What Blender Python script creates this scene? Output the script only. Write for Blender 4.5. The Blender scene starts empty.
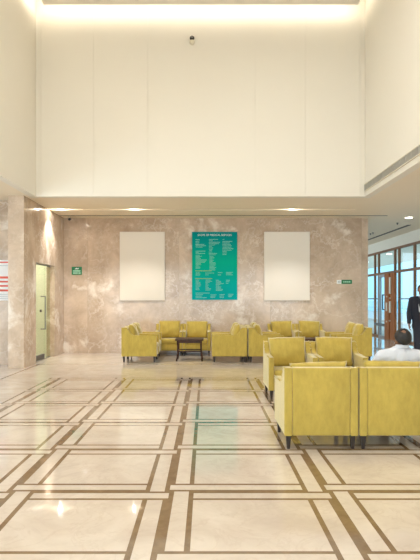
import bpy, bmesh, math, random
from mathutils import Vector, Matrix, noise
random.seed(7)
S = bpy.context.scene
C = S.collection
F, VX, VY, CH = 575.0, 206.0, 298.5, 1.45      # focal (px), vanishing point (px), camera height (m)

# ------------------------------------------------------------------ helpers
def link(o, parent=None):
    C.objects.link(o)
    if parent: o.parent = parent
    return o

def obj(name, bm, m, parent=None, smooth=False):
    me = bpy.data.meshes.new(name)
    bm.normal_update()
    bm.to_mesh(me); bm.free()
    if m: me.materials.append(m)
    if smooth:
        for p in me.polygons: p.use_smooth = True
    return link(bpy.data.objects.new(name, me), parent)

def tag(o, label, cat, group=None):
    o['label'] = label; o['category'] = cat
    if group: o['group'] = group
    return o

def thing(name, label, cat, loc=(0, 0, 0), rotz=0, group=None):
    o = bpy.data.objects.new(name, None); link(o)
    o.empty_display_size = .1
    o.location = loc; o.rotation_euler = (0, 0, rotz)
    return tag(o, label, cat, group)

def struct(name, bm, m, parent=None, smooth=False):
    o = obj(name, bm, m, parent, smooth)
    if not parent: o['kind'] = 'structure'
    return o

def box(bm, x0, x1, y0, y1, z0, z1, bev=0, seg=2):
    r = bmesh.ops.create_cube(bm, size=1)
    vs = r['verts']
    for v in vs:
        v.co = Vector(((x0+x1)/2+v.co.x*(x1-x0), (y0+y1)/2+v.co.y*(y1-y0), (z0+z1)/2+v.co.z*(z1-z0)))
    if bev:
        es = list({e for v in vs for e in v.link_edges})
        bmesh.ops.bevel(bm, geom=es, offset=bev, segments=seg, profile=.5, affect='EDGES')
    return bm

def B(*a, **k):
    return box(bmesh.new(), *a, **k)

def boxes(lst):
    bm = bmesh.new()
    for a in lst: box(bm, *a)
    return bm

def cyl(bm, p0, p1, r0, r1=None, n=16, caps=True):
    r1 = r0 if r1 is None else r1
    p0, p1 = Vector(p0), Vector(p1); d = p1-p0
    M = Matrix.Translation((p0+p1)/2) @ d.to_track_quat('Z', 'Y').to_matrix().to_4x4()
    bmesh.ops.create_cone(bm, cap_ends=caps, segments=n, radius1=r0, radius2=r1, depth=d.length, matrix=M)
    return bm

def tube(bm, pts, r, n=8):
    for a, b in zip(pts[:-1], pts[1:]): cyl(bm, a, b, r, n=n)
    for p in pts:
        bmesh.ops.create_uvsphere(bm, u_segments=n, v_segments=6, radius=r, matrix=Matrix.Translation(p))
    return bm

def ball(bm, c, r, scale=(1, 1, 1), rot=None, u=20, v=12):
    M = Matrix.Translation(c)
    if rot is not None: M = M @ rot
    M = M @ Matrix.Diagonal((r*scale[0], r*scale[1], r*scale[2], 1))
    bmesh.ops.create_uvsphere(bm, u_segments=u, v_segments=v, radius=1, matrix=M)
    return bm

def prism_x(bm, poly, x0, x1, bev=0, seg=2):
    """polygon in (y,z) extruded from x0 to x1"""
    a = [bm.verts.new((x0, y, z)) for y, z in poly]
    b = [bm.verts.new((x1, y, z)) for y, z in poly]
    fs = [bm.faces.new(a), bm.faces.new(b[::-1])]
    n = len(poly)
    for i in range(n):
        fs.append(bm.faces.new((a[i], b[i], b[(i+1) % n], a[(i+1) % n])))
    bmesh.ops.recalc_face_normals(bm, faces=fs)
    if bev:
        es = [e for e in fs[0].edges] + [e for e in fs[1].edges]
        bmesh.ops.bevel(bm, geom=es, offset=bev, segments=seg, profile=.5, affect='EDGES')
    return bm

def prism_y(bm, poly, y0, y1):
    """polygon in (x,z) extruded along y"""
    a = [bm.verts.new((x, y0, z)) for x, z in poly]
    b = [bm.verts.new((x, y1, z)) for x, z in poly]
    fs = [bm.faces.new(a), bm.faces.new(b[::-1])]
    n = len(poly)
    for i in range(n):
        fs.append(bm.faces.new((a[i], b[i], b[(i+1) % n], a[(i+1) % n])))
    bmesh.ops.recalc_face_normals(bm, faces=fs)
    return bm

def capsule(bm, p0, r0, p1, r1):
    """tapered capsule as a closed convex hull"""
    t = bmesh.new()
    for p, r in ((p0, r0), (p1, r1)):
        bmesh.ops.create_icosphere(t, subdivisions=2, radius=r, matrix=Matrix.Translation(p))
    h = bmesh.ops.convex_hull(t, input=t.verts[:])
    junk = [g for g in h['geom_interior'] if isinstance(g, bmesh.types.BMVert)]
    if junk: bmesh.ops.delete(t, geom=junk, context='VERTS')
    me = bpy.data.meshes.new('tmp'); t.to_mesh(me); t.free()
    bm.from_mesh(me); bpy.data.meshes.remove(me)
    return bm

def chain(bm, pts):
    """pts: (x,y,z,r) list"""
    for a, b in zip(pts[:-1], pts[1:]):
        capsule(bm, a[:3], a[3], b[:3], b[3])
    return bm

def fuse(name, bm, m, parent, voxel=.008, smooth=4):
    """voxel-fuse overlapping closed shapes into one continuous surface"""
    me = bpy.data.meshes.new(name); bm.to_mesh(me); bm.free()
    o = bpy.data.objects.new(name, me); C.objects.link(o)
    r = o.modifiers.new('r', 'REMESH'); r.mode = 'VOXEL'; r.voxel_size = voxel
    s = o.modifiers.new('s', 'SMOOTH'); s.factor = .5; s.iterations = smooth
    dg = bpy.context.evaluated_depsgraph_get()
    me2 = bpy.data.meshes.new_from_object(o.evaluated_get(dg))
    me2.name = name
    o.modifiers.clear(); o.data = me2; bpy.data.meshes.remove(me)
    me2.materials.clear(); me2.materials.append(m)
    for p in me2.polygons: p.use_smooth = True
    if parent: o.parent = parent
    return o

def copy_tree(o, parent=None):
    c = o.copy(); C.objects.link(c)
    if parent: c.parent = parent
    for ch in list(o.children):
        copy_tree(ch, c)
    return c

# ------------------------------------------------------------------ materials
class NT:
    def __init__(s, name):
        s.m = bpy.data.materials.new(name); s.m.use_nodes = True
        s.t = s.m.node_tree; s.n = s.t.nodes; s.b = s.n['Principled BSDF']; s.out = s.n['Material Output']
    def node(s, ty, **kw):
        n = s.n.new(ty)
        for k, v in kw.items():
            if k in n.inputs.keys(): n.inputs[k].default_value = v
            else: setattr(n, k, v)
        return n
    def l(s, a, b): s.t.links.new(a, b)
    def math(s, op, a, b=None, c=None):
        n = s.n.new('ShaderNodeMath'); n.operation = op
        for i, v in enumerate((a, b, c)):
            if v is None: continue
            if isinstance(v, (int, float)): n.inputs[i].default_value = v
            else: s.l(v, n.inputs[i])
        return n.outputs[0]
    def mix(s, f, a, b):
        n = s.n.new('ShaderNodeMix'); n.data_type = 'RGBA'
        for i, v in ((0, f), (6, a), (7, b)):
            if isinstance(v, (int, float)): n.inputs[i].default_value = v
            elif isinstance(v, tuple): n.inputs[i].default_value = (*v, 1)
            else: s.l(v, n.inputs[i])
        return n.outputs[2]
    def ramp(s, f, stops):
        n = s.n.new('ShaderNodeValToRGB')
        e = n.color_ramp.elements
        while len(e) < len(stops): e.new(.5)
        for q, (p, c) in zip(e, stops):
            q.position = p; q.color = (*c, 1) if isinstance(c, tuple) else (c, c, c, 1)
        s.l(f, n.inputs[0]); return n.outputs[0]

def lin(r, g, b):
    f = lambda c: (c/255/12.92) if c/255 <= .04045 else ((c/255+.055)/1.055)**2.4
    return (f(r), f(g), f(b))

def simple(name, col, rough=.5, metal=0, spec=.5, var=.06, scale=12, bump=0, bscale=200):
    k = NT(name)
    tc = k.node('ShaderNodeTexCoord')
    nz = k.node('ShaderNodeTexNoise', Scale=scale, Detail=4.0)
    k.l(tc.outputs['Object'], nz.inputs['Vector'])
    c = k.mix(nz.outputs['Fac'], tuple(x*(1-var) for x in col), tuple(min(1, x*(1+var)) for x in col))
    k.l(c, k.b.inputs['Base Color'])
    k.b.inputs['Roughness'].default_value = rough
    k.b.inputs['Metallic'].default_value = metal
    k.b.inputs['Specular IOR Level'].default_value = spec
    if bump:
        n2 = k.node('ShaderNodeTexNoise', Scale=bscale, Detail=3.0)
        k.l(tc.outputs['Object'], n2.inputs['Vector'])
        bp = k.node('ShaderNodeBump', Strength=bump, Distance=.003)
        k.l(n2.outputs['Fac'], bp.inputs['Height']); k.l(bp.outputs[0], k.b.inputs['Normal'])
    return k.m

def emit(name, col, strength):
    k = NT(name)
    k.b.inputs['Base Color'].default_value = (*col, 1)
    k.b.inputs['Emission Color'].default_value = (*col, 1)
    k.b.inputs['Emission Strength'].default_value = strength
    return k.m

def velvet(name, col):
    k = NT(name)
    tc = k.node('ShaderNodeTexCoord')
    nz = k.node('ShaderNodeTexNoise', Scale=11.0, Detail=6.0, Roughness=.7)
    mp = k.node('ShaderNodeMapping'); mp.inputs['Scale'].default_value = (1, 1, .45)
    k.l(tc.outputs['Object'], mp.inputs['Vector']); k.l(mp.outputs[0], nz.inputs['Vector'])
    f = k.ramp(nz.outputs['Fac'], [(.3, 0.0), (.7, 1.0)])
    c = k.mix(f, tuple(x*.86 for x in col), tuple(x*1.14 for x in col))
    k.l(c, k.b.inputs['Base Color'])
    k.b.inputs['Roughness'].default_value = .8
    k.b.inputs['Specular IOR Level'].default_value = .15
    k.b.inputs['Sheen Weight'].default_value = .8
    k.b.inputs['Sheen Roughness'].default_value = .4
    k.b.inputs['Sheen Tint'].default_value = (1, 1, .88, 1)
    n2 = k.node('ShaderNodeTexNoise', Scale=260.0, Detail=2.0)
    k.l(tc.outputs['Object'], n2.inputs['Vector'])
    bp = k.node('ShaderNodeBump', Strength=.25, Distance=.002)
    k.l(n2.outputs['Fac'], bp.inputs['Height']); k.l(bp.outputs[0], k.b.inputs['Normal'])
    return k.m

def marble_wall(name, base, dark, vein, slab=(2.43, 3.8), rough=.12):
    k = NT(name)
    tc = k.node('ShaderNodeTexCoord')
    P = tc.outputs['Object']
    sx = k.node('ShaderNodeSeparateXYZ'); k.l(P, sx.inputs[0])
    hor = k.math('ADD', sx.outputs[0], sx.outputs[1])          # runs along either wall direction
    iu = k.math('FLOOR', k.math('DIVIDE', hor, slab[0])); iv = k.math('FLOOR', k.math('DIVIDE', sx.outputs[2], slab[1]))
    wn = k.node('ShaderNodeTexWhiteNoise', noise_dimensions='2D')
    cb = k.node('ShaderNodeCombineXYZ'); k.l(iu, cb.inputs[0]); k.l(iv, cb.inputs[1]); k.l(cb.outputs[0], wn.inputs['Vector'])
    off = k.node('ShaderNodeVectorMath', operation='MULTIPLY_ADD')
    k.l(wn.outputs['Color'], off.inputs[0]); off.inputs[1].default_value = (1.3, 1.3, 1.3); k.l(P, off.inputs[2])
    V = off.outputs[0]
    n1 = k.node('ShaderNodeTexNoise', Scale=1.1, Detail=9.0, Roughness=.68, Distortion=.35); k.l(V, n1.inputs['Vector'])
    c = k.mix(k.ramp(n1.outputs['Fac'], [(.36, 0.0), (.62, 1.0)]), dark, base)
    # veins: thin ridges of a lightly distorted noise
    def ridge(scale, width, dist):
        n = k.node('ShaderNodeTexNoise', Scale=scale, Detail=6.0, Roughness=.6, Distortion=dist); k.l(V, n.inputs['Vector'])
        a = k.math('ABSOLUTE', k.math('SUBTRACT', n.outputs['Fac'], .5))
        return k.ramp(a, [(0.0, 1.0), (width, 0.0)])
    n3 = k.node('ShaderNodeTexNoise', Scale=.8, Detail=3.0); k.l(V, n3.inputs['Vector'])
    gate = k.ramp(n3.outputs['Fac'], [(.40, 0.05), (.60, 1.0)])
    v1 = k.math('MULTIPLY', ridge(.9, .014, .25), k.math('MULTIPLY', gate, .55))
    v2 = k.math('MULTIPLY', ridge(2.3, .018, .2), k.math('MULTIPLY', gate, .35))
    n4 = k.node('ShaderNodeTexNoise', Scale=1.25, Detail=7.0, Roughness=.63, Distortion=.35); k.l(V, n4.inputs['Vector'])
    patch = k.math('MULTIPLY', k.ramp(n4.outputs['Fac'], [(.57, 0.0), (.66, 1.0)]), .85)
    vv = k.math('MAXIMUM', k.math('MAXIMUM', v1, v2), patch)
    c = k.mix(k.math('MULTIPLY', vv, .85), c, vein)
    # hairline joints between the slabs
    fu = k.math('ABSOLUTE', k.math('SUBTRACT', k.math('FRACT', k.math('DIVIDE', hor, slab[0])), .5))
    fv = k.math('ABSOLUTE', k.math('SUBTRACT', k.math('FRACT', k.math('DIVIDE', sx.outputs[2], slab[1])), .5))
    j = k.math('MAXIMUM', k.math('GREATER_THAN', fu, .5-.003), k.math('GREATER_THAN', fv, .5-.0025))
    c = k.mix(k.math('MULTIPLY', j, .15), c, tuple(x*.55 for x in dark))
    k.l(c, k.b.inputs['Base Color'])
    k.b.inputs['Roughness'].default_value = rough
    return k.m

def floor_mat():
    k = NT('polished_marble_floor')
    tc = k.node('ShaderNodeTexCoord'); P = tc.outputs['Object']
    sx = k.node('ShaderNodeSeparateXYZ'); k.l(P, sx.inputs[0])
    X, Y = sx.outputs[0], sx.outputs[1]
    PX, PY, X0, Y0 = 1.19, 1.204, -.275, 4.32
    def cell(v, p, o):
        return k.math('MULTIPLY', k.math('SUBTRACT', k.math('FRACT', k.math('ADD', k.math('DIVIDE', k.math('SUBTRACT', v, o), p), .5)), .5), p)
    u, v = cell(X, PX, X0), cell(Y, PY, Y0)
    O, TK, TN = .165, .037, .018
    def near(q, c, w):
        return k.math('LESS_THAN', k.math('ABSOLUTE', k.math('SUBTRACT', q, c)), w)
    def between(q, a, b):
        return k.math('MULTIPLY', k.math('GREATER_THAN', q, a), k.math('LESS_THAN', q, b))
    inv = lambda q: k.math('SUBTRACT', 1.0, q)
    AND = lambda a, b: k.math('MULTIPLY', a, b)
    e = TN
    mx = lambda *a: a[0] if len(a) == 1 else k.math('MAXIMUM', a[0], mx(*a[1:]))
    left = AND(near(u, -O, TN), inv(between(v, -O+e, -TK)))     # broken where the near strip passes
    right = AND(near(u, O, TN), inv(between(v, TK, O-e)))       # broken where the far strip passes
    far = AND(near(v, O, TN), inv(between(u, -O+e, -TK)))
    nearl = AND(near(v, -O, TN), inv(between(u, TK, O-e)))
    neg, pos = (lambda q: k.math('LESS_THAN', q, 0.0)), (lambda q: k.math('GREATER_THAN', q, 0.0))
    cutu = mx(AND(neg(u), between(v, -O+e, -TK)), AND(pos(u), between(v, TK, O-e)))     # the light strips run half into the broad lines
    cutv = mx(AND(pos(v), between(u, -O+e, -TK)), AND(neg(v), between(u, TK, O-e)))
    lines = mx(left, right, far, nearl, AND(near(u, 0, TK), inv(cutu)), AND(near(v, 0, TK), inv(cutv)))
    # only inside the inlaid field
    fld = AND(AND(k.math('GREATER_THAN', X, X0-2*PX-O-TN), k.math('LESS_THAN', Y, Y0+5*PY+O+TN)), k.math('LESS_THAN', X, 5.0))
    lines = AND(lines, fld)
    # plain border line around the field
    b1 = AND(near(X, -3.69, .025), k.math('LESS_THAN', Y, 12.72))
    b2 = AND(near(Y, 12.70, .03), k.math('GREATER_THAN', X, -3.69))
    lines = mx(lines, b1, b2)
    # marble body, each slab with its own veining
    iu = k.math('FLOOR', k.math('DIVIDE', k.math('SUBTRACT', X, X0), PX)); iv = k.math('FLOOR', k.math('DIVIDE', k.math('SUBTRACT', Y, Y0), PY))
    cb = k.node('ShaderNodeCombineXYZ'); k.l(iu, cb.inputs[0]); k.l(iv, cb.inputs[1])
    wn = k.node('ShaderNodeTexWhiteNoise', noise_dimensions='2D'); k.l(cb.outputs[0], wn.inputs['Vector'])
    off = k.node('ShaderNodeVectorMath', operation='MULTIPLY_ADD')
    k.l(wn.outputs['Color'], off.inputs[0]); off.inputs[1].default_value = (7, 7, 7); k.l(P, off.inputs[2])
    V = off.outputs[0]
    n1 = k.node('ShaderNodeTexNoise', Scale=1.6, Detail=8.0, Roughness=.65, Distortion=1.0); k.l(V, n1.inputs['Vector'])
    c = k.ramp(n1.outputs['Fac'], [(.3, FLD), (.5, FLM), (.7, FLL)])
    n2 = k.node('ShaderNodeTexNoise', Scale=3.0, Detail=6.0, Roughness=.6, Distortion=1.2); k.l(V, n2.inputs['Vector'])
    vein = k.ramp(k.math('ABSOLUTE', k.math('SUBTRACT', n2.outputs['Fac'], .5)), [(0.0, .35), (.03, 0.0)])
    c = k.mix(vein, c, FLV)
    n3 = k.node('ShaderNodeTexNoise', Scale=9.0, Detail=6.0, Roughness=.7); k.l(P, n3.inputs['Vector'])
    br = k.ramp(n3.outputs['Fac'], [(.3, BRD), (.7, BRL)])
    c = k.mix(lines, c, br)
    k.l(c, k.b.inputs['Base Color'])
    k.b.inputs['Roughness'].default_value = .045
    k.b.inputs['IOR'].default_value = 1.5
    return k.m

def glass_mat(name, tint, refl=1.0, ior=1.45):
    k = NT(name)
    tr = k.node('ShaderNodeBsdfTransparent'); tr.inputs[0].default_value = (*tint, 1)
    gl = k.node('ShaderNodeBsdfGlossy'); gl.inputs['Roughness'].default_value = .02
    fr = k.node('ShaderNodeFresnel'); fr.inputs['IOR'].default_value = ior
    ms = k.node('ShaderNodeMixShader')
    ge = k.node('ShaderNodeNewGeometry')
    k.l(k.math('MULTIPLY', k.math('MULTIPLY', fr.outputs[0], refl), k.math('SUBTRACT', 1.0, ge.outputs['Backfacing'])), ms.inputs[0]); k.l(tr.outputs[0], ms.inputs[1]); k.l(gl.outputs[0], ms.inputs[2])
    k.l(ms.outputs[0], k.out.inputs['Surface'])
    return k.m

def wood(name, a, b, rough=.35, spec=.5):
    k = NT(name)
    tc = k.node('ShaderNodeTexCoord')
    mp = k.node('ShaderNodeMapping'); mp.inputs['Scale'].default_value = (14, 14, 1.2)
    k.l(tc.outputs['Object'], mp.inputs[0])
    n = k.node('ShaderNodeTexNoise', Scale=2.0, Detail=5.0, Distortion=.6); k.l(mp.outputs[0], n.inputs['Vector'])
    k.l(k.mix(k.ramp(n.outputs['Fac'], [(.3, 0.0), (.7, 1.0)]), a, b), k.b.inputs['Base Color'])
    k.b.inputs['Roughness'].default_value = rough; k.b.inputs['Specular IOR Level'].default_value = spec
    return k.m

FLD, FLM, FLL, FLV = (.57, .485, .415), (.665, .585, .505), (.74, .665, .59), (.53, .43, .35)
BRD, BRL = (.17, .105, .055), (.27, .18, .10)
M = {}
M['floor'] = floor_mat()
M['marble'] = marble_wall('beige_marble', (.67, .53, .405), (.46, .345, .252), (.88, .81, .72))
M['paint'] = simple('cream_paint', (.82, .775, .68), .7, var=.01, scale=2)
M['soffit'] = simple('soffit_paint', (.84, .74, .58), .6, var=.01, scale=2)
M['white'] = simple('white_board', (.82, .765, .68), .6, var=.01, scale=3)
M['velvet'] = velvet('olive_yellow_velvet', (.51, .382, .084))
M['darkleg'] = wood('espresso_wood', (.018, .013, .012), (.035, .025, .022), .35)
M['table'] = wood('dark_walnut', (.035, .015, .009), (.08, .035, .02), .45, .3)
M['frame'] = simple('brown_metal_frame', (.27, .14, .075), .6, spec=.15, var=.1)
M['door_wood'] = wood('reddish_timber', (.30, .10, .035), (.50, .20, .08), .7, .1)
M['steel'] = simple('brushed_steel', (.25, .25, .25), .3, metal=.9)
M['darkmetal'] = simple('dark_metal', (.05, .05, .05), .4)
M['grille'] = simple('grey_grille', (.42, .40, .35), .5)
M['black'] = simple('black_plastic', (.012, .012, .013), .35)
M['offwhite'] = simple('ivory_plastic', (.72, .66, .52), .4)
M['slot'] = simple('slot_dark', (.05, .045, .04), .6)
M['glass'] = glass_mat('clear_glass', (.90, .97, 1.0))
M['greenglass'] = glass_mat('green_glass', (.90, .95, .88), .45)
M['greenwall'] = simple('pale_green_wall', (.72, .72, .60), .7, var=.02)
M['lamp'] = emit('lamp_glow', (1, .93, .8), 14)
M['teal'] = None
M['sign'] = simple('sign_green', (.008, .20, .075), .4)
M['signpale'] = simple('sign_pale_green', (.45, .80, .60), .5, var=.02)
M['signwhite'] = simple('sign_white', (.85, .88, .86), .5, var=.02)
M['red'] = simple('poster_red', (.70, .10, .06), .5, var=.05)
M['postergrey'] = simple('poster_grey_text', (.55, .58, .60), .6)
M['poster'] = simple('poster_white', (.84, .84, .84), .5, var=.01)
M['skin'] = simple('skin', (.24, .12, .07), .5, var=.08, scale=20)
M['hair'] = simple('black_hair', (.014, .012, .011), .55, var=.5, scale=60, bump=.6, bscale=150)
M['suit'] = simple('navy_suit', (.014, .018, .032), .8, var=.15, scale=80)
M['shirt'] = simple('white_shirt', (.66, .69, .76), .8, var=.03, scale=9, bump=.3, bscale=14)
M['trouser'] = simple('grey_trousers', (.07, .075, .085), .8)
M['shoe'] = simple('black_leather', (.012, .011, .01), .3)
M['eyewhite'] = simple('eye_white', (.8, .78, .75), .2)
M['pave'] = simple('outdoor_paving', (.36, .42, .43), .8, var=.06, scale=3)
M['bluewall'] = simple('pale_blue_cladding', (.34, .66, .80), .4, var=.06, scale=.6)
M['blueglass'] = simple('teal_glazing', (.14, .45, .52), .1, var=.2, scale=.8)
M['kerb'] = simple('kerb_stone', (.55, .55, .53), .8)

k = NT('teal_board')                                            # printed teal to green board
tc = k.node('ShaderNodeTexCoord'); sx = k.node('ShaderNodeSeparateXYZ'); k.l(tc.outputs['Object'], sx.inputs[0])
fz = k.math('DIVIDE', k.math('SUBTRACT', sx.outputs[2], 1.41), 1.82)
k.l(k.ramp(fz, [(0.0, (.0, .42, .45)), (.28, (.0, .47, .42)), (.55, (.0, .50, .33)), (.8, (.0, .36, .32)), (1.0, (.0, .26, .28))]), k.b.inputs['Base Color'])
k.b.inputs['Roughness'].default_value = .7; k.b.inputs['Specular IOR Level'].default_value = .08
M['teal'] = k.m

# ------------------------------------------------------------------ the room shell
ZS = 3.59            # soffit height
YU, YB = 12.06, 15.30  # upper back wall, marble back wall
XL, XR = -3.57, 3.34   # sides of the tall void
XD = -3.78             # marble wall with the glass door
XF = 6.55              # glazed entrance front
YR = -6.0              # rear wall behind the camera
TOP = 8.0

struct('floor', B(-8.2, XF+.1, YR-.2, 27, -.2, 0), M['floor'])
struct('wall_back', B(XD-.2, 4.31, YB, YB+.3, 0, ZS), M['marble'])
# left: column, lintel and pier around the glass door
struct('wall_left', boxes([(-4.11, XD, 11.94, 12.79, 0, ZS), (XD-.2, XD, 12.79, 14.35, 2.26, ZS), (XD-.2, XD, 14.35, YB, 0, ZS)]), M['marble'])
struct('wall_left_recess', B(-8.2, -4.11, 12.60, 12.79, 0, ZS), M['marble'])
struct('wall_left_side', boxes([(-8.4, -8.2, YR-.2, -.1, 0, ZS), (-8.4, -8.2, 10.1, 15.6, 0, ZS), (-8.4, -8.2, -.1, 10.1, 0, .2), (-8.4, -8.2, -.1, 10.1, 3.3, ZS)]), M['marble'])
w3 = struct('window_added_3', boxes([(-8.34, -8.24, y-.03, y+.03, .2, 3.3) for y in (-.07, 2.5, 5.0, 7.5, 10.07)]), M['frame'])  # out of view, added to bring light in from the left
struct('pane', B(-8.30, -8.29, -.1, 10.1, .2, 3.3), M['glass'], w3)
# corridor behind the glass door
struct('wall_corridor', boxes([(-6.4, -6.3, 12.79, 15.6, 0, ZS), (-6.3, XD-.2, YB, YB+.3, 0, ZS)]), M['greenwall'])
struct('wall_upper_back', boxes([(XL, XR, YU+.012, YU+.2, ZS, TOP)] +
       [(a+.004, b-.004, YU, YU+.012, ZS, TOP) for a, b in zip([XL, -3.46, -2.35, -1.216, -.084, 1.03, 2.08, 3.23], [-3.46, -2.35, -1.216, -.084, 1.03, 2.08, 3.23, XR])]), M['paint'])
struct('wall_upper_left', B(XL-.15, XL, -2.15, YU+.2, ZS, TOP), M['paint'])
struct('wall_upper_right', B(XR, XR+.15, -2.15, YU+.2, ZS, TOP), M['paint'])
struct('wall_upper_rear', B(XL, XR, -2.15, -2, ZS, TOP), M['paint'])
# ceilings: lower soffits around the void, with a recessed light slot before the back wall
Y1, Y2 = 13.75, 13.91
struct('ceiling_soffit', boxes([
    (-8.4, XL-.15, YR-.2, Y1, ZS, ZS+.16), (XR+.15, XF+.1, YR-.2, Y1, ZS, ZS+.16),
    (XL-.15, XR+.15, YR-.2, -2.15, ZS, ZS+.16), (XL-.15, XR+.15, YU+.2, Y1, ZS, ZS+.16),
    (-8.4, XF+.1, Y2, 27, ZS, ZS+.16), (-8.4, XD-.05, Y1, Y2, ZS, ZS+.16), (3.6, XF+.1, Y1, Y2, ZS, ZS+.16),
    (XD-.05, 3.6, Y1, Y2, ZS+.05, ZS+.16)]), M['soffit'])
struct('ceiling', B(XL+.25, XR-.23, -1.7, YU-.30, 7.46, 7.52), M['paint'])
struct('ceiling_cove', B(XL-.15, XR+.15, -2.15, YU+.2, TOP, TOP+.1), M['paint'])
# rear wall behind the camera, with unseen windows added for fill light
struct('wall_rear', boxes([(-8.4, -6.5, YR-.2, YR, 0, ZS), (6.2, XF+.1, YR-.2, YR, 0, ZS), (-6.5, 6.2, YR-.2, YR, 0, .1), (-6.5, 6.2, YR-.2, YR, 3.3, ZS)]), M['marble'])
wn = struct('window_added_1', boxes([(x-.03, x+.03, YR-.15, YR-.05, .1, 3.3) for x in (-6.47, -3.9, -1.4, 1.1, 3.6, 6.17)]), M['frame'])
struct('pane', B(-6.5, 6.2, YR-.105, YR-.095, .1, 3.3), M['glass'], wn)
# right: bulkhead over the glazing, solid front nearer than the frame's edge, far end wall
struct('wall_right', boxes([(XF, XF+.2, YR-.2, 27, 3.22, ZS), (XF, XF+.2, YR-.2, 12, 0, 3.22)]), M['paint'])
struct('wall_far_end', B(4.0, XF+.2, 26.8, 27, 0, ZS), M['paint'])

# marble base line under the left wall
struct('baseboard_back', B(XD, 4.31, YB-.012, YB, 0, .09), M['marble'])

# glass door in the left wall
d = struct('door_1', boxes([(XD-.135, XD-.105, 12.79, 14.35, 2.235, 2.26), (XD-.14, XD-.10, 12.79, 14.35, 0, .012)]), M['steel'])
struct('fixed_pane', B(XD-.126, XD-.114, 13.87, 14.345, .012, 2.235), M['greenglass'], d)
g = struct('glass_leaf', B(XD-.126, XD-.114, 12.80, 13.86, .012, 2.235), M['greenglass'], d)
bm = bmesh.new()
for s in (1,):
    x0 = XD-.12+s*.006; x1 = x0+s*.10
    tube(bm, [(x0, 13.57, 1.50), (x1, 13.57, 1.50), (x1, 13.57, .73), (x0, 13.57, .73)], .014)
struct('pull_handle', bm, M['steel'], g)
struct('lock', B(XD-.135, XD-.105, 13.53, 13.62, 1.13, 1.19, bev=.004), M['darkmetal'], g)
struct('patch_fitting', B(XD-.137, XD-.103, 12.84, 13.84, .02, .13, bev=.004), M['darkmetal'], g)

# glazed entrance front on the right
def post(y, w=.09, z0=0, z1=3.22): return (XF-.01, XF+.06, y-w/2, y+w/2, z0, z1)
ys = [12.2, 13.7, 15.2, 16.7, 18.1, 19.55, 19.98, 21.85, 22.35, 24.0, 25.4, 26.7]
w2 = struct('window_2', boxes([post(y) for y in ys] + [(XF-.015, XF+.095, 12.0, 26.8, 2.34, 2.42), (XF-.015, XF+.095, 12.0, 26.8, 3.15, 3.22), (XF-.015, XF+.095, 12.0, 19.8, 0, .06), (XF-.015, XF+.095, 21.85, 26.8, 0, .06)]), M['frame'])
for a, b in zip([12.0]+ys, ys):
    if (a, b) == (19.98, 21.85):
        struct('pane', B(XF+.03, XF+.04, a, b, 2.42, 3.15), M['glass'], w2)
    else:
        struct('pane', B(XF+.03, XF+.04, a, b, .06, 3.15), M['glass'], w2)
struct('glazing_rail', boxes([(XF-.0, XF+.07, a, b, 1.42, 1.46) for a, b in ((15.2, 19.55), (21.85, 24.0))]), M['darkmetal'], w2)
# entrance door: glass leaf with black pull, timber leaf beside it
d2 = struct('door_2', boxes([(XF-.01, XF+.09, 20.93, 20.99, 0, 2.34), (XF-.01, XF+.09, 21.74, 21.80, 0, 2.34), (XF-.01, XF+.09, 20.99, 21.74, 2.24, 2.34), (XF-.01, XF+.09, 20.99, 21.74, 0, .08)]), M['steel'])
struct('pane', B(XF+.03, XF+.042, 20.99, 21.74, .08, 2.24), M['glass'], d2)
bm = bmesh.new()
tube(bm, [(XF+.0, 21.07, 1.58), (XF-.08, 21.07, 1.58), (XF-.08, 21.07, 1.05), (XF+.0, 21.07, 1.05)], .022)
struct('pull_handle', bm, M['black'], d2)
struct('low_dark_bar', B(XF-.03, XF+.0, 20.95, 22.3, .42, .52), M['darkmetal'], d2)  # dark bar low across the door glass
d3 = struct('door_3', boxes([(XF-.06, XF+.02, 20.42, 20.92, 0, 2.34), (XF-.06, XF+.02, 19.82, 20.16, 0, 2.34), (XF-.03, XF+.02, 20.16, 20.42, 0, 2.34)]), M['door_wood'])
for (a, b, c, e) in ((20.20, 20.36, 1.62, 2.20), (20.20, 20.36, .95, 1.35), (20.58, 20.72, 1.0, 1.30)):
    struct('light_slot', B(XF-.075, XF-.025, a, b, c, e), M['offwhite'], d3)
for y, z in ((20.62, 1.52), (20.28, 1.46), (20.64, .62), (20.3, .66)):
    bm = bmesh.new(); ball(bm, (XF-.065, y, z), .03)
    struct('stud', bm, M['offwhite'], d3, True)

# outside
struct('ceiling_canopy', B(XF+.2, 11.5, 6, 44, 3.55, 3.75), M['soffit'])
struct('floor_outside', B(XF+.2, 60, -20, 90, -.22, -.02), M['pave'])
t = thing('glass_building', 'pale blue building across the paving seen through the entrance glazing', 'building', (22, 60, -.02))
obj('cladding', B(-2, 20, -38, 24, 0, 9), M['bluewall'], t)
for kx in range(10):
    y = -36+kx*6
    obj('window', B(-2.05, -1.98, y, y+4.6, .4, 1.15), M['blueglass'], t)
tag(obj('kerb', B(11.0, 11.35, 14, 60, -.02, .13, bev=.02), M['kerb']), 'low pale kerb running across the paving outside the entrance', 'kerb')

# ------------------------------------------------------------------ boards and signs on the back wall
def px(x, y=YB): return (x-VX)*y/F
def pz(v, y=YB): return CH+(VY-v)*y/F
for nm, lb, a, b in (('left', 'blank cream wall panel left of the teal directory board', 120, 165), ('right', 'blank cream wall panel right of the teal directory board', 264, 309.5)):
    o = thing('blank_wall_panel', lb, 'panel', ((px(a)+px(b))/2, YB, pz(300.5)), 0, 'blank panels on the marble wall')
    w, h = px(b)-px(a), pz(232)-pz(300.5)
    obj('board', B(-w/2, w/2, -.05, -.012, 0, h, bev=.006), M['white'], o)
    obj('backing', B(-w/2+.04, w/2-.04, -.012, 0, .04, h-.04), M['grille'], o)

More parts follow.
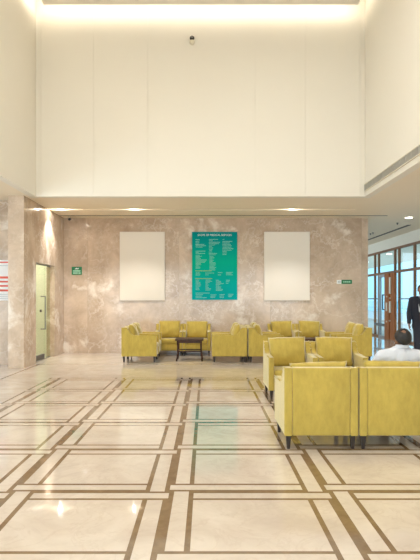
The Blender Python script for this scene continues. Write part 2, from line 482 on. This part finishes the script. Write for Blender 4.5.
T = thing('directory_board', 'teal green directory board with columns of small white text', 'sign', (0, 0, 0))
yb = YB-.03
obj('board', B(px(192), px(237.2), yb, YB-.001, pz(299.8), pz(232)), M['teal'], T)
def text(body, x, z, y, size, m, name, parent, align='LEFT', rot=0):
    cu = bpy.data.curves.new(name, 'FONT'); cu.body = body; cu.size = size; cu.align_x = align; cu.extrude = .001; cu.fill_mode = 'BOTH'
    o = bpy.data.objects.new('tmp', cu); C.objects.link(o)
    o.location = (x, y, z); o.rotation_euler = (math.pi/2, 0, rot)
    dg = bpy.context.evaluated_depsgraph_get()
    me = bpy.data.meshes.new_from_object(o.evaluated_get(dg)); me.transform(o.matrix_basis)
    C.objects.unlink(o); bpy.data.objects.remove(o)
    me.materials.clear(); me.materials.append(m); me.name = name
    return link(bpy.data.objects.new(name, me), parent)
M['ink'] = simple('pale_lettering', (.30, .70, .62), .5, var=.02)
M['inkyellow'] = simple('yellow_lettering', (.45, .62, .10), .5, var=.02)
text('SCOPE OF MEDICAL SERVICES', px(214.6), pz(236.0), yb-.002, .068, M['signwhite'], 'title_lettering', T, 'CENTER')
rr = random.Random(3)
def lines(bm, x0, y0, widths, dy, h=.62):
    """rows of word-like strokes too small to read, given in photo pixels"""
    for i, w in enumerate(widths):
        y = y0+i*dy; x = x0
        while x < x0+w-.2:
            ww = min(rr.uniform(.25, .6), x0+w-x)
            box(bm, px(x), px(x+ww), yb-.003, yb, pz(y+h*rr.uniform(.75, 1)), pz(y))
            x += ww+.16
bm = bmesh.new()
lines(bm, 195.6, 239.5, [4, 3.5, 3.6, 3.2], 1.6)
lines(bm, 195.8, 244.3, [8.5, 10, 7], 1.3)
lines(bm, 195.8, 251.0, [9.6, 3, 9.5], 1.15)
lines(bm, 195.8, 255.0, [4, 6, 4, 5, 11, 10.4, 9, 5, 5.5, 3, 4.5, 4.5], 1.18)
lines(bm, 209, 239.3, [9, 4, 11, 10, 6, 3, 4, 3.4, 3, 3.2, 8, 7], 1.4)
lines(bm, 209.5, 256.5, [4, 5, 3, 4, 3, 6, 6.4, 6, 5, 6.5, 5.6, 6], 1.2)
lines(bm, 222.5, 239.2, [2], 1)
lines(bm, 222.5, 241.3, [10, 7.4, 8, 9, 8.6, 11, 9, 4.4, 4.2, 4], 1.45)
lines(bm, 195.8, 272.6, [4, 4.5, 4], 1.15); lines(bm, 205.4, 272.8, [8.5, 3.0], 1.9); lines(bm, 217.8, 272.4, [4.6, 3.4], 2.2); lines(bm, 226.2, 272.2, [6.6, 5.4, 6.6], 1.2)
lines(bm, 195.8, 279.8, [3.5, 3.0, 4.5, 4.8, 5.0, 4.5, 3, 3.3, 4], 1.2); lines(bm, 205.6, 279.8, [5, 6.5, 4, 2.5, 3, 2.6, 3, 5.5, 4.8], 1.25)
lines(bm, 216, 280, [3.0, 5, 5.4, 7.8, 4.4, 3.2, 5.2, 4.6, 7, 6.2], 1.12); lines(bm, 226, 280, [4, 3.4, 2.2], 1.5)
lines(bm, 195.5, 292.8, [14], 1, .6); lines(bm, 195.8, 294.4, [7, 6, 11], 1.5); lines(bm, 210.5, 294.6, [6, 5, 4.6], 1.3); lines(bm, 219.6, 294.4, [5.2, 4.4, 4.4], 1.4); lines(bm, 228.2, 294, [5.2, 4.6, 3.4], 1.2)
obj('text_lines', bm, M['ink'], T)
bm = bmesh.new()
lines(bm, 195.5, 270.6, [16.4], 1, .7)
obj('heading_line', bm, M['inkyellow'], T)
bm = bmesh.new(); lines(bm, 195.5, 278.2, [16.8], 1, .7)
obj('heading_line', bm, M['inkyellow'], T)

# green exit signs
E1 = thing('exit_sign', 'small square green sign with white arrow, left end of marble wall', 'sign', (0, 0, 0))
ye = YB-.02
obj('plate', B(px(71.8), px(82.0), ye, YB-.001, pz(274.8), pz(266.8), bev=.004), M['sign'], E1)
bm = bmesh.new()
prism_y(bm, [(px(74.6), pz(269.3)), (px(77.0), pz(267.6)), (px(77.0), pz(268.5)), (px(79.2), pz(267.8)), (px(78.6), pz(269.3))], ye-.004, ye+.002)
obj('arrow', bm, M['signwhite'], E1)
for a, b, c, e in ((73.2, 80.6, 271.6, 270.4), (73.2, 78.0, 273.6, 272.5), (78.6, 80.8, 273.6, 272.5)):
    obj('text_line', B(px(a), px(b), ye-.004, ye, pz(c), pz(e)), M['signpale'], E1)
E2 = thing('exit_sign', 'narrow green sign with white pictogram square, right end of marble wall', 'sign', (0, 0, 0))
obj('plate', B(px(341.4), px(351.8), ye, YB-.001, pz(283.9), pz(279.9), bev=.004), M['sign'], E2)
obj('pictogram', B(px(336.6), px(341.3), ye, YB-.001, pz(283.9), pz(279.9), bev=.004), M['signwhite'], E2)
bm = bmesh.new()
for a, b in ((343.0, 344.2), (344.6, 346.2), (346.6, 347.8), (348.2, 350.2)):
    box(bm, px(a), px(b), ye-.004, ye, pz(282.5), pz(281.3))
obj('lettering', bm, M['signpale'], E2)
bm = bmesh.new()
prism_y(bm, [(px(337.4), pz(282.0)), (px(339.0), pz(280.6)), (px(339.0), pz(281.5)), (px(340.6), pz(281.5)), (px(340.6), pz(282.5)), (px(339.0), pz(282.5)), (px(339.0), pz(283.3))], ye-.004, ye)
obj('arrow', bm, M['postergrey'], E2)

# striped poster on the recess wall
PO = thing('notice_poster', 'white notice poster with red stripes on the recessed left wall', 'poster', (0, 0, 0))
yp = 12.60; q = lambda v: pz(v, 12.58)
obj('sheet', B(-5.45, -4.16, yp-.012, yp-.001, q(300.6), q(260.0)), M['poster'], PO)
for a, b in ((261.6, 263.0), (276.4, 278.6), (280.9, 282.5), (285.0, 286.8), (289.4, 291.4)):
    obj('red_stripe', B(-5.45, -4.16, yp-.014, yp-.011, q(b), q(a)), M['red'], PO)
for v in (265.2, 294, 296, 298):
    obj('text_line', B(-5.35, -4.2, yp-.014, yp-.011, q(v+.7), q(v)), M['postergrey'], PO)

# ------------------------------------------------------------------ ceiling fittings
def downlight(x, y, z, label, r=.055, power=60, spot=1.9, group='recessed downlights', cat='light', col=(1, .96, .90), halo=0, drop=.03):
    t = thing('ceiling_downlight', label, cat, (x, y, z), 0, group)
    bm = bmesh.new(); cyl(bm, (0, 0, -.006), (0, 0, .004), r*1.3, n=28)
    obj('trim_ring', bm, M['offwhite'], t, False)
    bm = bmesh.new(); cyl(bm, (0, 0, -.012), (0, 0, -.005), r, n=24)
    obj('lens', bm, M['lamp'], t)
    L = bpy.data.lights.new('downlight_beam', 'SPOT'); L.energy = power; L.spot_size = spot; L.spot_blend = .6; L.shadow_soft_size = r*.8; L.color = col
    o = bpy.data.objects.new('downlight_beam', L); C.objects.link(o); o.location = (0, 0, -drop); o.parent = t
    if halo:
        L = bpy.data.lights.new('downlight_halo', 'POINT'); L.energy = halo; L.shadow_soft_size = .012; L.color = col
        o = bpy.data.objects.new('downlight_halo', L); C.objects.link(o); o.location = (0, 0, -.03); o.parent = t
    return t
YS = (Y1+Y2)/2
for x, lb in ((-3.50, 'small round downlight in the ceiling slot beside the left marble wall'),
              (-1.73, 'small round downlight in the ceiling slot above the left blank panel'),
              (2.09, 'small round downlight in the ceiling slot above the right blank panel')):
    downlight(x, YS, ZS+.049, lb, power=170 if x < -3 else 150, spot=1.8 if x < -3 else 1.9, halo=14 if x < -3 else 6, drop=.058)
downlight(5.36, 15.2, ZS, 'round downlight in the ceiling near the glazed entrance', r=.09, power=110, col=(1, .97, .94))
for y in (12.2, 9.2):  # out of view, added to brighten the right side by floor bounce
    downlight(5.36, y, ZS, 'added unseen downlight in the right ceiling nearer than the frame edge', r=.09, power=170, col=(1, .97, .94))
for x, y, lb in ((8.3, 21.5, 'nearest round downlight under the canopy outside the entrance glazing'), (8.6, 27, 'middle round downlight under the canopy outside the entrance glazing'), (9.2, 33, 'farthest round downlight under the canopy outside the entrance glazing')):
    downlight(x, y, 3.55, lb, r=.12, power=260, col=(1, .92, .82))
# dark linear air slots
tag(obj('linear_diffuser', B(XD, 4.68, 14.82, 14.87, ZS-.006, ZS+.002), M['slot']), 'long thin dark air slot in the soffit along the marble wall', 'vent')
tag(obj('linear_diffuser', B(5.86, 5.96, 16.7, 21.2, ZS-.006, ZS+.002), M['slot']), 'thin dark air slot in the ceiling running along the entrance glazing', 'vent')
for x, y, lb in ((px(398, 15.9)+.1, 16.25, 'tiny dark sprinkler head between downlight and ceiling slot'), (px(370.5, 18.93), 18.93, 'left of two tiny sprinkler heads close to the wall end'), (px(373, 18.65), 18.65, 'right of two tiny sprinkler heads close to the wall end')):
    t = thing('sprinkler_head', lb, 'sprinkler', (x, y, ZS), 0, 'ceiling sprinklers')
    bm = bmesh.new(); cyl(bm, (0, 0, -.02), (0, 0, 0), .03, n=16); obj('rose', bm, M['darkmetal'], t)
    bm = bmesh.new(); cyl(bm, (0, 0, -.045), (0, 0, -.02), .012, n=10); cyl(bm, (0, 0, -.05), (0, 0, -.045), .022, n=12); obj('nozzle', bm, M['darkmetal'], t)

# vent grille along the right wall of the void
V = thing('air_grille', 'long grey slatted air grille low on the tall right wall', 'vent', (XR, 0, 0))
y0, y1, z0, z1 = 4.0, YU-.02, 3.70, 3.835
obj('backing', B(-.006, -.001, y0, y1, z0, z1), M['slot'], V)
for i in range(6):
    z = z0+.016+i*.0205
    obj('slat', B(-.022, -.006, y0, y1, z-.0065, z+.0065), M['grille'], V)
n = 26
for i in range(n+1):
    y = y0+(y1-y0)*i/n
    obj('divider', B(-.026, -.006, max(y0, y-.012), min(y1, y+.012), z0, z1), M['grille'], V)
obj('frame', boxes([(-.028, -.001, y0, y1, z1-.004, z1+.010), (-.028, -.001, y0, y1, z0-.010, z0+.004)]), M['offwhite'], V)

# cameras
c1 = thing('security_camera', 'dark domed security camera high on the tall cream wall', 'camera', (px(192.2, YU), YU, pz(41.5, YU)))
bm = bmesh.new(); cyl(bm, (0, 0, -.03), (0, -.06, -.03), .045, n=20); ball(bm, (0, -.07, -.042), .057); obj('mount', bm, M['offwhite'], c1, True)
bm = bmesh.new(); ball(bm, (0, -.09, .028), .050); obj('dome', bm, M['black'], c1, True)
bm = bmesh.new(); cyl(bm, (0, -.130, .030), (0, -.143, .031), .020, n=16); obj('lens', bm, M['steel'], c1)
c2 = thing('security_camera', 'small black security camera under the soffit in the left corner', 'camera', (px(69.4, 15.0), 15.0, ZS))
bm = bmesh.new(); cyl(bm, (0, 0, -.05), (0, 0, 0), .035, n=16); obj('mount', bm, M['offwhite'], c2)
bm = bmesh.new(); cyl(bm, (0, .05, -.06), (.02, -.09, -.085), .034, n=16); obj('body', bm, M['black'], c2)

# ------------------------------------------------------------------ armchairs
CW, CD = .71, .80
def rbox(name, m, parent, *a, bev=.03, seg=3):
    return obj(name, B(*a, bev=bev, seg=seg), m, parent, True)
def pillow(w, h, t, n=18):
    bm = bmesh.new(); g = {}
    for s in (1, -1):
        for i in range(n+1):
            for j in range(n+1):
                u, v = -1+2*i/n, -1+2*j/n
                edge = i in (0, n) or j in (0, n)
                if edge and s == -1: g[s, i, j] = g[1, i, j]; continue
                pin = 1-.05*(1-abs(v)**2)*abs(u)**3
                pin2 = 1-.05*(1-abs(u)**2)*abs(v)**3
                th = ((1-u**2)*(1-v**2))**.42
                wr = .022*noise.noise(Vector((u*2.1, v*2.1, s*3)))
                lump = .014*noise.noise(Vector((u*2.6+5, v*1.3, .4)))*(abs(v)**2)
                g[s, i, j] = bm.verts.new((w/2*u*pin, s*(t/2*th+(0 if edge else wr)), h/2*v*pin2*(1.02-.06*u*u)+lump))
        for i in range(n):
            for j in range(n):
                f = [g[s, i, j], g[s, i+1, j], g[s, i+1, j+1], g[s, i, j+1]]
                bm.faces.new(f if s == -1 else f[::-1])
    bmesh.ops.recalc_face_normals(bm, faces=bm.faces[:])
    return bm

def make_chair():
    """faces -Y, origin on the floor under its middle"""
    t = thing('armchair', 'x', 'armchair', (0, 0, 0), 0, 'olive yellow velvet lobby armchairs')
    m = M['velvet']
    a = .078; xi = CW/2-a
    rbox('backrest', m, t, -xi, xi, .285, .40, .135, .785, bev=.014)
    rbox('seat_base', m, t, -xi, xi, -.385, .30, .135, .30, bev=.015)
    rbox('seat_cushion', m, t, -xi+.004, xi-.004, -.40, .285, .295, .425, bev=.04, seg=4)
    prof = [(.40, .135), (.40, .785), (.30, .785), (.275, .775), (.25, .745), (.215, .69), (.18, .648), (.14, .625), (.09, .615), (-.40, .605), (-.40, .135)]
    for s in (-1, 1):
        bm = bmesh.new(); prism_x(bm, prof, s*xi, s*CW/2, bev=.014, seg=3)
        o = obj('armrest', bm, m, t, False)
        # welt along the outer edge of the arm
        pp = [(s*(CW/2-.004), y, z) for y, z in prof[1:-1]]
        bm = bmesh.new(); tube(bm, pp, .006, n=6); obj('piping', bm, m, o, True)
        for yy in (-1, 1):
            bm = bmesh.new()
            x, y = s*(CW/2-.045), yy*.345
            r = bmesh.ops.create_cone(bm, cap_ends=True, segments=4, radius1=.020, radius2=.036, depth=.14, matrix=Matrix.Translation((x, y, .07)) @ Matrix.Rotation(math.pi/4, 4, 'Z'))
            obj('leg', bm, M['darkleg'], t)
    p = obj('back_cushion', pillow(.57, .47, .21), m, t, True)
    p.location = (0, .165, .635); p.rotation_euler = (math.radians(-13), 0, 0)
    return t
proto = make_chair()
PI = math.pi
yA = 13.03+CW/2
chairs = [
 # x, y, rot, cushion lift, label
 (1.105, 5.50+.40, PI, -.035, 'olive armchair in the foreground seen from behind, left of the seated man'),
 (1.825, 5.50+.40, PI, -.035, 'olive armchair in the foreground seen from behind, holding the seated man'),
 (1.25, 8.21+.40, 0, 0, 'olive armchair facing the camera just behind the foreground pair, the left one'),
 (1.965, 8.21+.40, 0, 0, 'olive armchair facing the camera just behind the foreground pair, the right one'),
 (-1.52, yA, PI/2, 0, 'leftmost olive armchair, side on, nearer of its two at the left of the coffee table'),
 (-1.52, yA+.715, PI/2, 0, 'leftmost olive armchair against the wall side, farther of its two left of the coffee table'),
 (-.955, 14.88, 0, .0, 'olive armchair against the marble wall behind the coffee table, the left one'),
 (-.235, 14.88, 0, .0, 'olive armchair against the marble wall behind the coffee table, the right one'),
 (.535, yA, -PI/2, 0, 'olive armchair side on at the right of the coffee table, nearer of the two'),
 (.535, yA+.715, -PI/2, 0, 'olive armchair side on at the right of the coffee table, farther of the two'),
 (1.365, yA, PI/2, 0, 'olive armchair facing right, back to back with the one right of the coffee table'),
 (1.365, yA+.715, PI/2, 0, 'olive armchair facing right, mostly hidden, farther of the back to back chairs'),
 (1.975, 14.88, 0, .0, 'olive armchair against the wall below the right blank panel, the left one'),
 (2.70, 14.88, 0, .0, 'olive armchair against the wall below the right blank panel, the right one'),
 (3.37, yA, -PI/2, 0, 'rightmost olive armchair of the back row, side on, nearer of two by wall end'),
 (3.37, yA+.715, -PI/2, 0, 'olive armchair beside the wall end, side on, farther of the two there'),
]
for i, (x, y, r, dz, lb) in enumerate(chairs):
    o = proto if i == 0 else copy_tree(proto)
    o.location = (x, y, 0); o.rotation_euler = (0, 0, r); o['label'] = lb
    rq = random.Random(40+i)
    for ch in o.children:
        if ch.name.startswith('back_cushion'):
            ch.rotation_euler = (math.radians(-13+rq.uniform(-2, 2)), math.radians(rq.uniform(-2.5, 2.5)), 0)
            ch.location = (rq.uniform(-.012, .012), .165, .635+rq.uniform(-.004, .016)+dz)

# coffee tables
def make_table():
    t = thing('coffee_table', 'x', 'table', (0, 0, 0))
    obj('tabletop', B(-.33, .33, -.31, .31, .475, .515, bev=.008), M['table'], t)
    for sx_ in (-1, 1):
        for sy in (-1, 1):
            bm = bmesh.new()
            pts = [(.275, .47, .022), (.268, .36, .020), (.270, .22, .018), (.280, .10, .017), (.295, .018, .018)]
            for (a, za, ra), (b, zb, rb) in zip(pts[:-1], pts[1:]):
                cyl(bm, (sx_*a, sy*(a-.02), za), (sx_*b, sy*(b-.02), zb), ra, rb, n=10)
            cyl(bm, (sx_*.295, sy*.275, 0), (sx_*.295, sy*.275, .02), .02, n=10)
            obj('leg', bm, M['table'], t, True)
    for sx_ in (-1, 1):
        obj('stretcher', B(sx_*.262-.012, sx_*.262+.012, -.235, .235, .205, .235), M['table'], t)
    for sy in (-1, 1):
        obj('stretcher', B(-.26, .26, sy*.25-.011, sy*.25+.011, .215, .24), M['table'], t)
    obj('apron', boxes([(-.27, .27, -.265, -.245, .42, .475), (-.27, .27, .245, .265, .42, .475), (-.27, -.25, -.25, .25, .42, .475), (.25, .27, -.25, .25, .42, .475)]), M['table'], t)
    return t
tb = make_table(); tb.location = (-.385, 13.55, 0); tb['label'] = 'dark wooden coffee table with splayed legs before the left wall armchairs'; tb['group'] = 'dark coffee tables'
t2 = copy_tree(tb); t2.location = (2.36, 13.55, 0); t2['label'] = 'dark coffee table hidden mostly behind the cushions of the second armchair pair'

# ------------------------------------------------------------------ people
def head_shapes(bm, c, yaw, tilt=0):
    """closed shapes of a head looking along -Y before yaw; c = head centre"""
    R = Matrix.Translation(c) @ Matrix.Rotation(yaw, 4, 'Z') @ Matrix.Rotation(tilt, 4, 'X')
    def e(p, rad):
        Mx = R @ Matrix.Translation(p) @ Matrix.Diagonal((*rad, 1))
        bmesh.ops.create_uvsphere(bm, u_segments=24, v_segments=16, radius=1, matrix=Mx)
    e((0, .012, .025), (.074, .094, .088))      # skull
    e((0, -.028, -.035), (.058, .062, .080))    # face
    e((0, -.055, -.092), (.030, .030, .024))    # chin
    for s in (-1, 1):
        e((s*.036, -.042, -.055), (.026, .042, .040))  # cheek, jaw
        e((s*.032, -.076, .018), (.026, .014, .010))   # brow
        e((s*.077, .012, -.012), (.010, .018, .032))   # ear
        e((s*.012, -.098, -.032), (.010, .010, .008))  # nostril
    e((0, -.100, -.026), (.012, .016, .014))    # nose tip
    capsule(bm, R @ Vector((0, -.084, .012)), .009, R @ Vector((0, -.102, -.024)), .011)
    e((0, -.083, -.061), (.024, .010, .007))    # lips
    e((0, -.082, -.070), (.021, .010, .007))
    return R

def hand(bm, wrist, direc, palmn, thumb, curl=.35, s=1.0):
    """palm, five unequal bent fingers; direc along fingers, palmn out of the palm, thumb towards the thumb side"""
    d = Vector(direc).normalized(); n_ = Vector(palmn).normalized(); t_ = Vector(thumb).normalized()
    w = Vector(wrist)
    for k_ in (-.024, -.008, .008, .024):
        capsule(bm, w+d*.012*s+t_*k_*.75*s, .016*s, w+d*.085*s+t_*k_*1.25*s, .0125*s)
    for off, L in ((.029, .072), (.010, .082), (-.010, .076), (-.028, .058)):
        p = w+d*.088*s+t_*off*s; a = curl; dirv = d
        for j, fr in enumerate((.45, .32, .23)):
            ang = a*(j+1)
            dirv = d*math.cos(ang)+n_*math.sin(ang)
            p2 = p+dirv*L*fr*s
            capsule(bm, p, (.0092-.0008*j)*s, p2, (.0086-.0008*j)*s); p = p2
    p = w+d*.025*s+t_*.022*s
    for L, v in ((.038, d*.6+t_*.75+n_*.2), (.030, d*.85+t_*.4+n_*.3), (.024, d*.95+t_*.15+n_*.35)):
        p2 = p+v.normalized()*L*s
        capsule(bm, p, .0115*s, p2, .0098*s); p = p2

def hair_shell(name, R, parent, bald=None, grow=.010):
    bm = bmesh.new()
    bmesh.ops.create_uvsphere(bm, u_segments=48, v_segments=32, radius=1, matrix=Matrix.Diagonal((.074+grow, .094+grow, .088+grow, 1)))
    rm = []
    for v in bm.verts:
        x, y, z = v.co; y += .012; z += .025
        line = .072 if y < -.05 else (.072-(y+.05)/.07*.075 if y < .02 else -.003-(y-.02)*1.05)
        if z < line: rm.append(v)
        elif bald and (Vector((x, y, z))-Vector(bald)).length < .030+.010*noise.noise(Vector((x, y, z))*50)-.006: rm.append(v)
        else:
            q = .004*noise.noise(Vector((x, y, z))*60)
            v.co += Vector((x, y-.012, z-.025)).normalized()*q
    bmesh.ops.delete(bm, geom=rm, context='VERTS')
    bmesh.ops.translate(bm, verts=bm.verts[:], vec=(0, .012, .025))
    bmesh.ops.transform(bm, verts=bm.verts[:], matrix=R)
    o = obj(name, bm, M['hair'], parent, True)
    s = o.modifiers.new('thickness', 'SOLIDIFY'); s.thickness = .012; s.offset = -1
    return o

def eyes(R, parent):
    for s in (-1, 1):
        bm = bmesh.new(); ball(bm, R @ Vector((s*.031, -.074, .0)), .0125); e = obj('eye', bm, M['eyewhite'], parent, True)
        bm = bmesh.new(); ball(bm, R @ Vector((s*.031, -.083, .0)), .0055); obj('iris', bm, M['black'], e, True)

def shoe(bm, heel, toe_dir, L=.27):
    h = Vector(heel); d_ = Vector(toe_dir).normalized()
    chain(bm, [(*(h+Vector((0, 0, .045))), .042), (*(h+d_*L*.35+Vector((0, 0, .045))), .043), (*(h+d_*L*.62+Vector((0, 0, .036))), .040), (*(h+d_*L*.80+Vector((0, 0, .028))), .030)])

# --- man seated in the foreground armchair, seen from behind (faces +Y, leaning to his right... frame right)
P1 = thing('person', 'seated man from behind in white shirt, dark hair thinning at the crown', 'person', (0, 0, 0))
hx, hy = 1.915, 6.10
headc = Vector((2.035, 5.95, 1.02))
bm = bmesh.new()
R1 = head_shapes(bm, headc, PI, math.radians(4))
chain(bm, [(2.03, 5.94, .95, .055), (2.02, 5.94, .89, .064)])
# trunk
for s in (-1, 1):
    chain(bm, [(hx+s*.09, hy, .50, .085), (hx+.05+s*.08, hy-.06, .66, .085), (2.01+s*.09, 5.955, .835, .075)])
    # arms resting forward
    sh = (2.01+s*.185, 5.95, .865)
    el = (hx+.04+s*.235, 6.20, .60); wr = (hx+s*.14, 6.44, .585)
    chain(bm, [(*sh, .05), (*el, .036), (*wr, .026)])
    hand(bm, wr, (-s*.25, .95, -.12), (0, 0, -1), (-s, 0, 0), .35)
    chain(bm, [(hx+s*.09, hy, .50, .08), (hx+s*.13, 6.55, .505, .058), (hx+s*.13, 6.60, .30, .052), (hx+s*.13, 6.58, .10, .036), (hx+s*.13, 6.62, .05, .036), (hx+s*.14, 6.72, .035, .030)])
body = fuse('body', bm, M['skin'], P1, .006, 3)
eyes(R1, body)
hair_shell('hair', R1, P1, bald=(.014, .078, .096), grow=.010)
bm = bmesh.new()
for s in (-1, 1):
    chain(bm, [(hx+s*.085, hy-.01, .50, .105), (hx+.045+s*.09, hy-.07, .66, .105), (2.01+s*.10, 5.955, .835, .088), (2.015+s*.045, 5.945, .905, .060)])
    sh = (2.01+s*.185, 5.95, .855); el = (hx+.04+s*.238, 6.20, .60)
    chain(bm, [(2.01+s*.10, 5.95, .86, .078), (*sh, .068), (*el, .056), (hx+s*.19, 6.32, .592, .046)])
capsule(bm, (1.99, 5.95, .70), .11, (2.01, 5.945, .85), .088)
chain(bm, [(2.015, 5.942, .89, .070), (2.022, 5.942, .925, .064)])
shirt1 = fuse('shirt', bm, M['shirt'], P1, .008, 5)
bm = bmesh.new()
bmesh.ops.create_cone(bm, cap_ends=False, segments=28, radius1=.074, radius2=.066, depth=.040, matrix=Matrix.Translation((2.028, 5.942, .955)) @ Matrix.Rotation(math.radians(-4), 4, 'X') @ Matrix.Diagonal((1, 1.0, 1, 1)))
o = obj('collar', bm, M['shirt'], shirt1, True); sm = o.modifiers.new('thickness', 'SOLIDIFY'); sm.thickness = .006
bm = bmesh.new()
for s in (-1, 1):
    chain(bm, [(hx+s*.08, hy, .505, .10), (hx+s*.13, 6.56, .51, .075), (hx+s*.13, 6.61, .30, .066), (hx+s*.13, 6.585, .115, .055)])
fuse('trousers', bm, M['trouser'], P1, .009, 4)
for s in (-1, 1):
    bm = bmesh.new(); shoe(bm, (hx+s*.13, 6.55, 0), (s*.08, 1, 0)); fuse('shoe', bm, M['shoe'], P1, .006, 3)

# --- man in a dark suit walking in from the entrance, at the right edge (faces the camera)
P2 = thing('person', 'man in a dark suit walking in at the right edge of the picture', 'person', (4.685, 12.5, 0), math.radians(-14))
bm = bmesh.new()
R2 = head_shapes(bm, Vector((0, -.02, 1.632)), 0)
chain(bm, [(0, -.005, 1.56, .055), (0, .015, 1.46, .062)])
chain(bm, [(0, .025, 1.38, .08), (0, .02, 1.15, .08), (0, .015, .96, .10)])
arms = {-1: [(-.195, .02, 1.425), (-.255, .03, 1.14), (-.262, -.06, .90)], 1: [(.195, .02, 1.425), (.255, .08, 1.15), (.262, .10, .90)]}
legs = {-1: [(-.09, .01, .93), (-.095, -.10, .50), (-.10, -.16, .085)], 1: [(.09, .01, .93), (.095, .02, .50), (.10, .24, .13)]}
for s in (-1, 1):
    a, b, c_ = arms[s]
    chain(bm, [(s*.10, .025, 1.40, .048), (*a, .046), (*b, .038), (*c_, .027)])
    hand(bm, c_, (Vector(c_)-Vector(b)).normalized()+Vector((0, -.12, 0)), (-s, 0, 0), (0, -1, 0), .32)
    h_, k_, f_ = legs[s]
    chain(bm, [(*h_, .085), (*k_, .052), (*f_, .038), (f_[0], f_[1]-.10, max(.035, f_[2]-.06), .032)])
body2 = fuse('body', bm, M['skin'], P2, .007, 3)
eyes(R2, body2)
hair_shell('hair', R2, P2, grow=.011)
bm = bmesh.new()
chain(bm, [(0, -.045, 1.47, .060), (0, -.062, 1.36, .072), (0, -.058, 1.20, .070)])
capsule(bm, (0, .012, 1.475), .066, (0, .0, 1.515), .064)
fuse('shirt', bm, M['shirt'], P2, .008, 4)
bm = bmesh.new()
for s in (-1, 1):
    a, b, c_ = arms[s]
    chain(bm, [(s*.075, .025, 1.445, .062), (s*.105, .015, 1.35, .092), (s*.105, .0, 1.12, .090), (s*.095, .005, .95, .102), (s*.095, .005, .84, .108)])
    e2 = Vector(b).lerp(Vector(c_), .88)
    chain(bm, [(s*.09, .02, 1.425, .072), (a[0], a[1], a[2], .070), (*b, .056), (*e2, .044)])
jk = fuse('jacket', bm, M['suit'], P2, .009, 4)
for s in (-1, 1):
    bm = bmesh.new()
    prism_y(bm, [(s*.055, 1.50), (s*.085, 1.40), (s*.060, 1.30), (s*.008, 1.13), (s*.018, 1.30), (s*.035, 1.42)], -.128, -.092)
    obj('lapel', bm, M['suit'], jk)
bm = bmesh.new()
for s in (-1, 1):
    h_, k_, f_ = legs[s]
    chain(bm, [(h_[0], h_[1], h_[2]-.02, .10), (*k_, .074), (f_[0], f_[1], f_[2]+.015, .058)])
fuse('trousers', bm, M['suit'], P2, .009, 4)
for s in (-1, 1):
    f_ = legs[s][2]
    bm = bmesh.new()
    if s == -1: shoe(bm, (f_[0], f_[1]+.04, 0), (-.06, -1, 0))
    else: shoe(bm, (f_[0], f_[1]+.05, .055), (.06, -1, -.19))
    fuse('shoe', bm, M['shoe'], P2, .006, 3)

# ------------------------------------------------------------------ light
def area(name, loc, rot, sx_, sy, power, col=(1, 1, 1), spread=math.pi):
    L = bpy.data.lights.new(name, 'AREA'); L.shape = 'RECTANGLE'; L.size = sx_; L.size_y = sy; L.energy = power; L.color = col; L.spread = spread
    o = bpy.data.objects.new(name, L); C.objects.link(o); o.location = loc; o.rotation_euler = rot
    return o
WARM = (1, .91, .76)
# unseen lights added in the high ceiling to fill the void (above the frame)
for ix, x in enumerate((-2.4, -.1, 2.2)):
    for iy, y in enumerate((0.5, 4.0, 7.5)):
        t = thing('void_fill_light', 'added unseen square light in the high ceiling panel', 'light', (x, y, 7.46), 0, 'added fill lights in the high ceiling')
        obj('trim_ring', B(-.34, .34, -.34, .34, -.012, 0), M['offwhite'], t)
        obj('diffuser', B(-.30, .30, -.30, .30, -.018, -.012), M['lamp'], t)
        L = area('void_fill_beam', (0, 0, -.03), (0, 0, 0),   .6, .6, 22, (1, .97, .91)); L.parent = t
# cove strips above the edge of the ceiling panel, washing the walls
yc = (-1.7+YU-.3)/2; ly = YU-.3+1.7
area('cove_strip_back', ((XL+XR)/2, YU-.36, 7.60), (math.radians(62), 0, 0), XR-XL-.5, .08, 26, WARM)
area('cove_strip_left', (XL+.31, yc, 7.60), (0, math.radians(62), 0), .08, ly, 75, WARM)
area('cove_strip_right', (XR-.29, yc, 7.60), (0, math.radians(-62), 0), .08, ly, 24, WARM)
# area lights added inside the unseen rear and left windows as fill
area('window_fill_rear', (-.15, YR+.05, 1.75), (math.radians(90), 0, 0), 12.4, 3.1, 290, (1, .98, .96))
area('window_fill_left', (-8.08, 5.0, 1.75), (0, math.radians(-90), 0), 3.0, 10.0, 215, (1, .99, .97))
# unseen lamp added to brighten the corridor behind the glass door
area('corridor_fill', (-5.2, 14.1, ZS-.05), (0, 0, 0), 1.2, .6, 75, (1, .98, .88))

W = bpy.data.worlds.new('sky'); S.world = W; W.use_nodes = True
bg = W.node_tree.nodes['Background']; bg.inputs[0].default_value = (.70, .88, 1.0, 1); bg.inputs[1].default_value = 2.7

# ------------------------------------------------------------------ camera and view
cam = bpy.data.cameras.new('camera'); co = bpy.data.objects.new('camera', cam); C.objects.link(co)
co.location = (0, 0, CH); co.rotation_euler = (math.radians(90), 0, 0)
cam.sensor_fit = 'HORIZONTAL'; cam.sensor_width = 36; cam.lens = F/420*36
cam.shift_x = (210-VX)/420; cam.shift_y = (VY-280)/420
cam.clip_end = 300
S.camera = co
S.view_settings.view_transform = 'Standard'; S.view_settings.look = 'None'
S.view_settings.exposure = .05; S.view_settings.gamma = 1
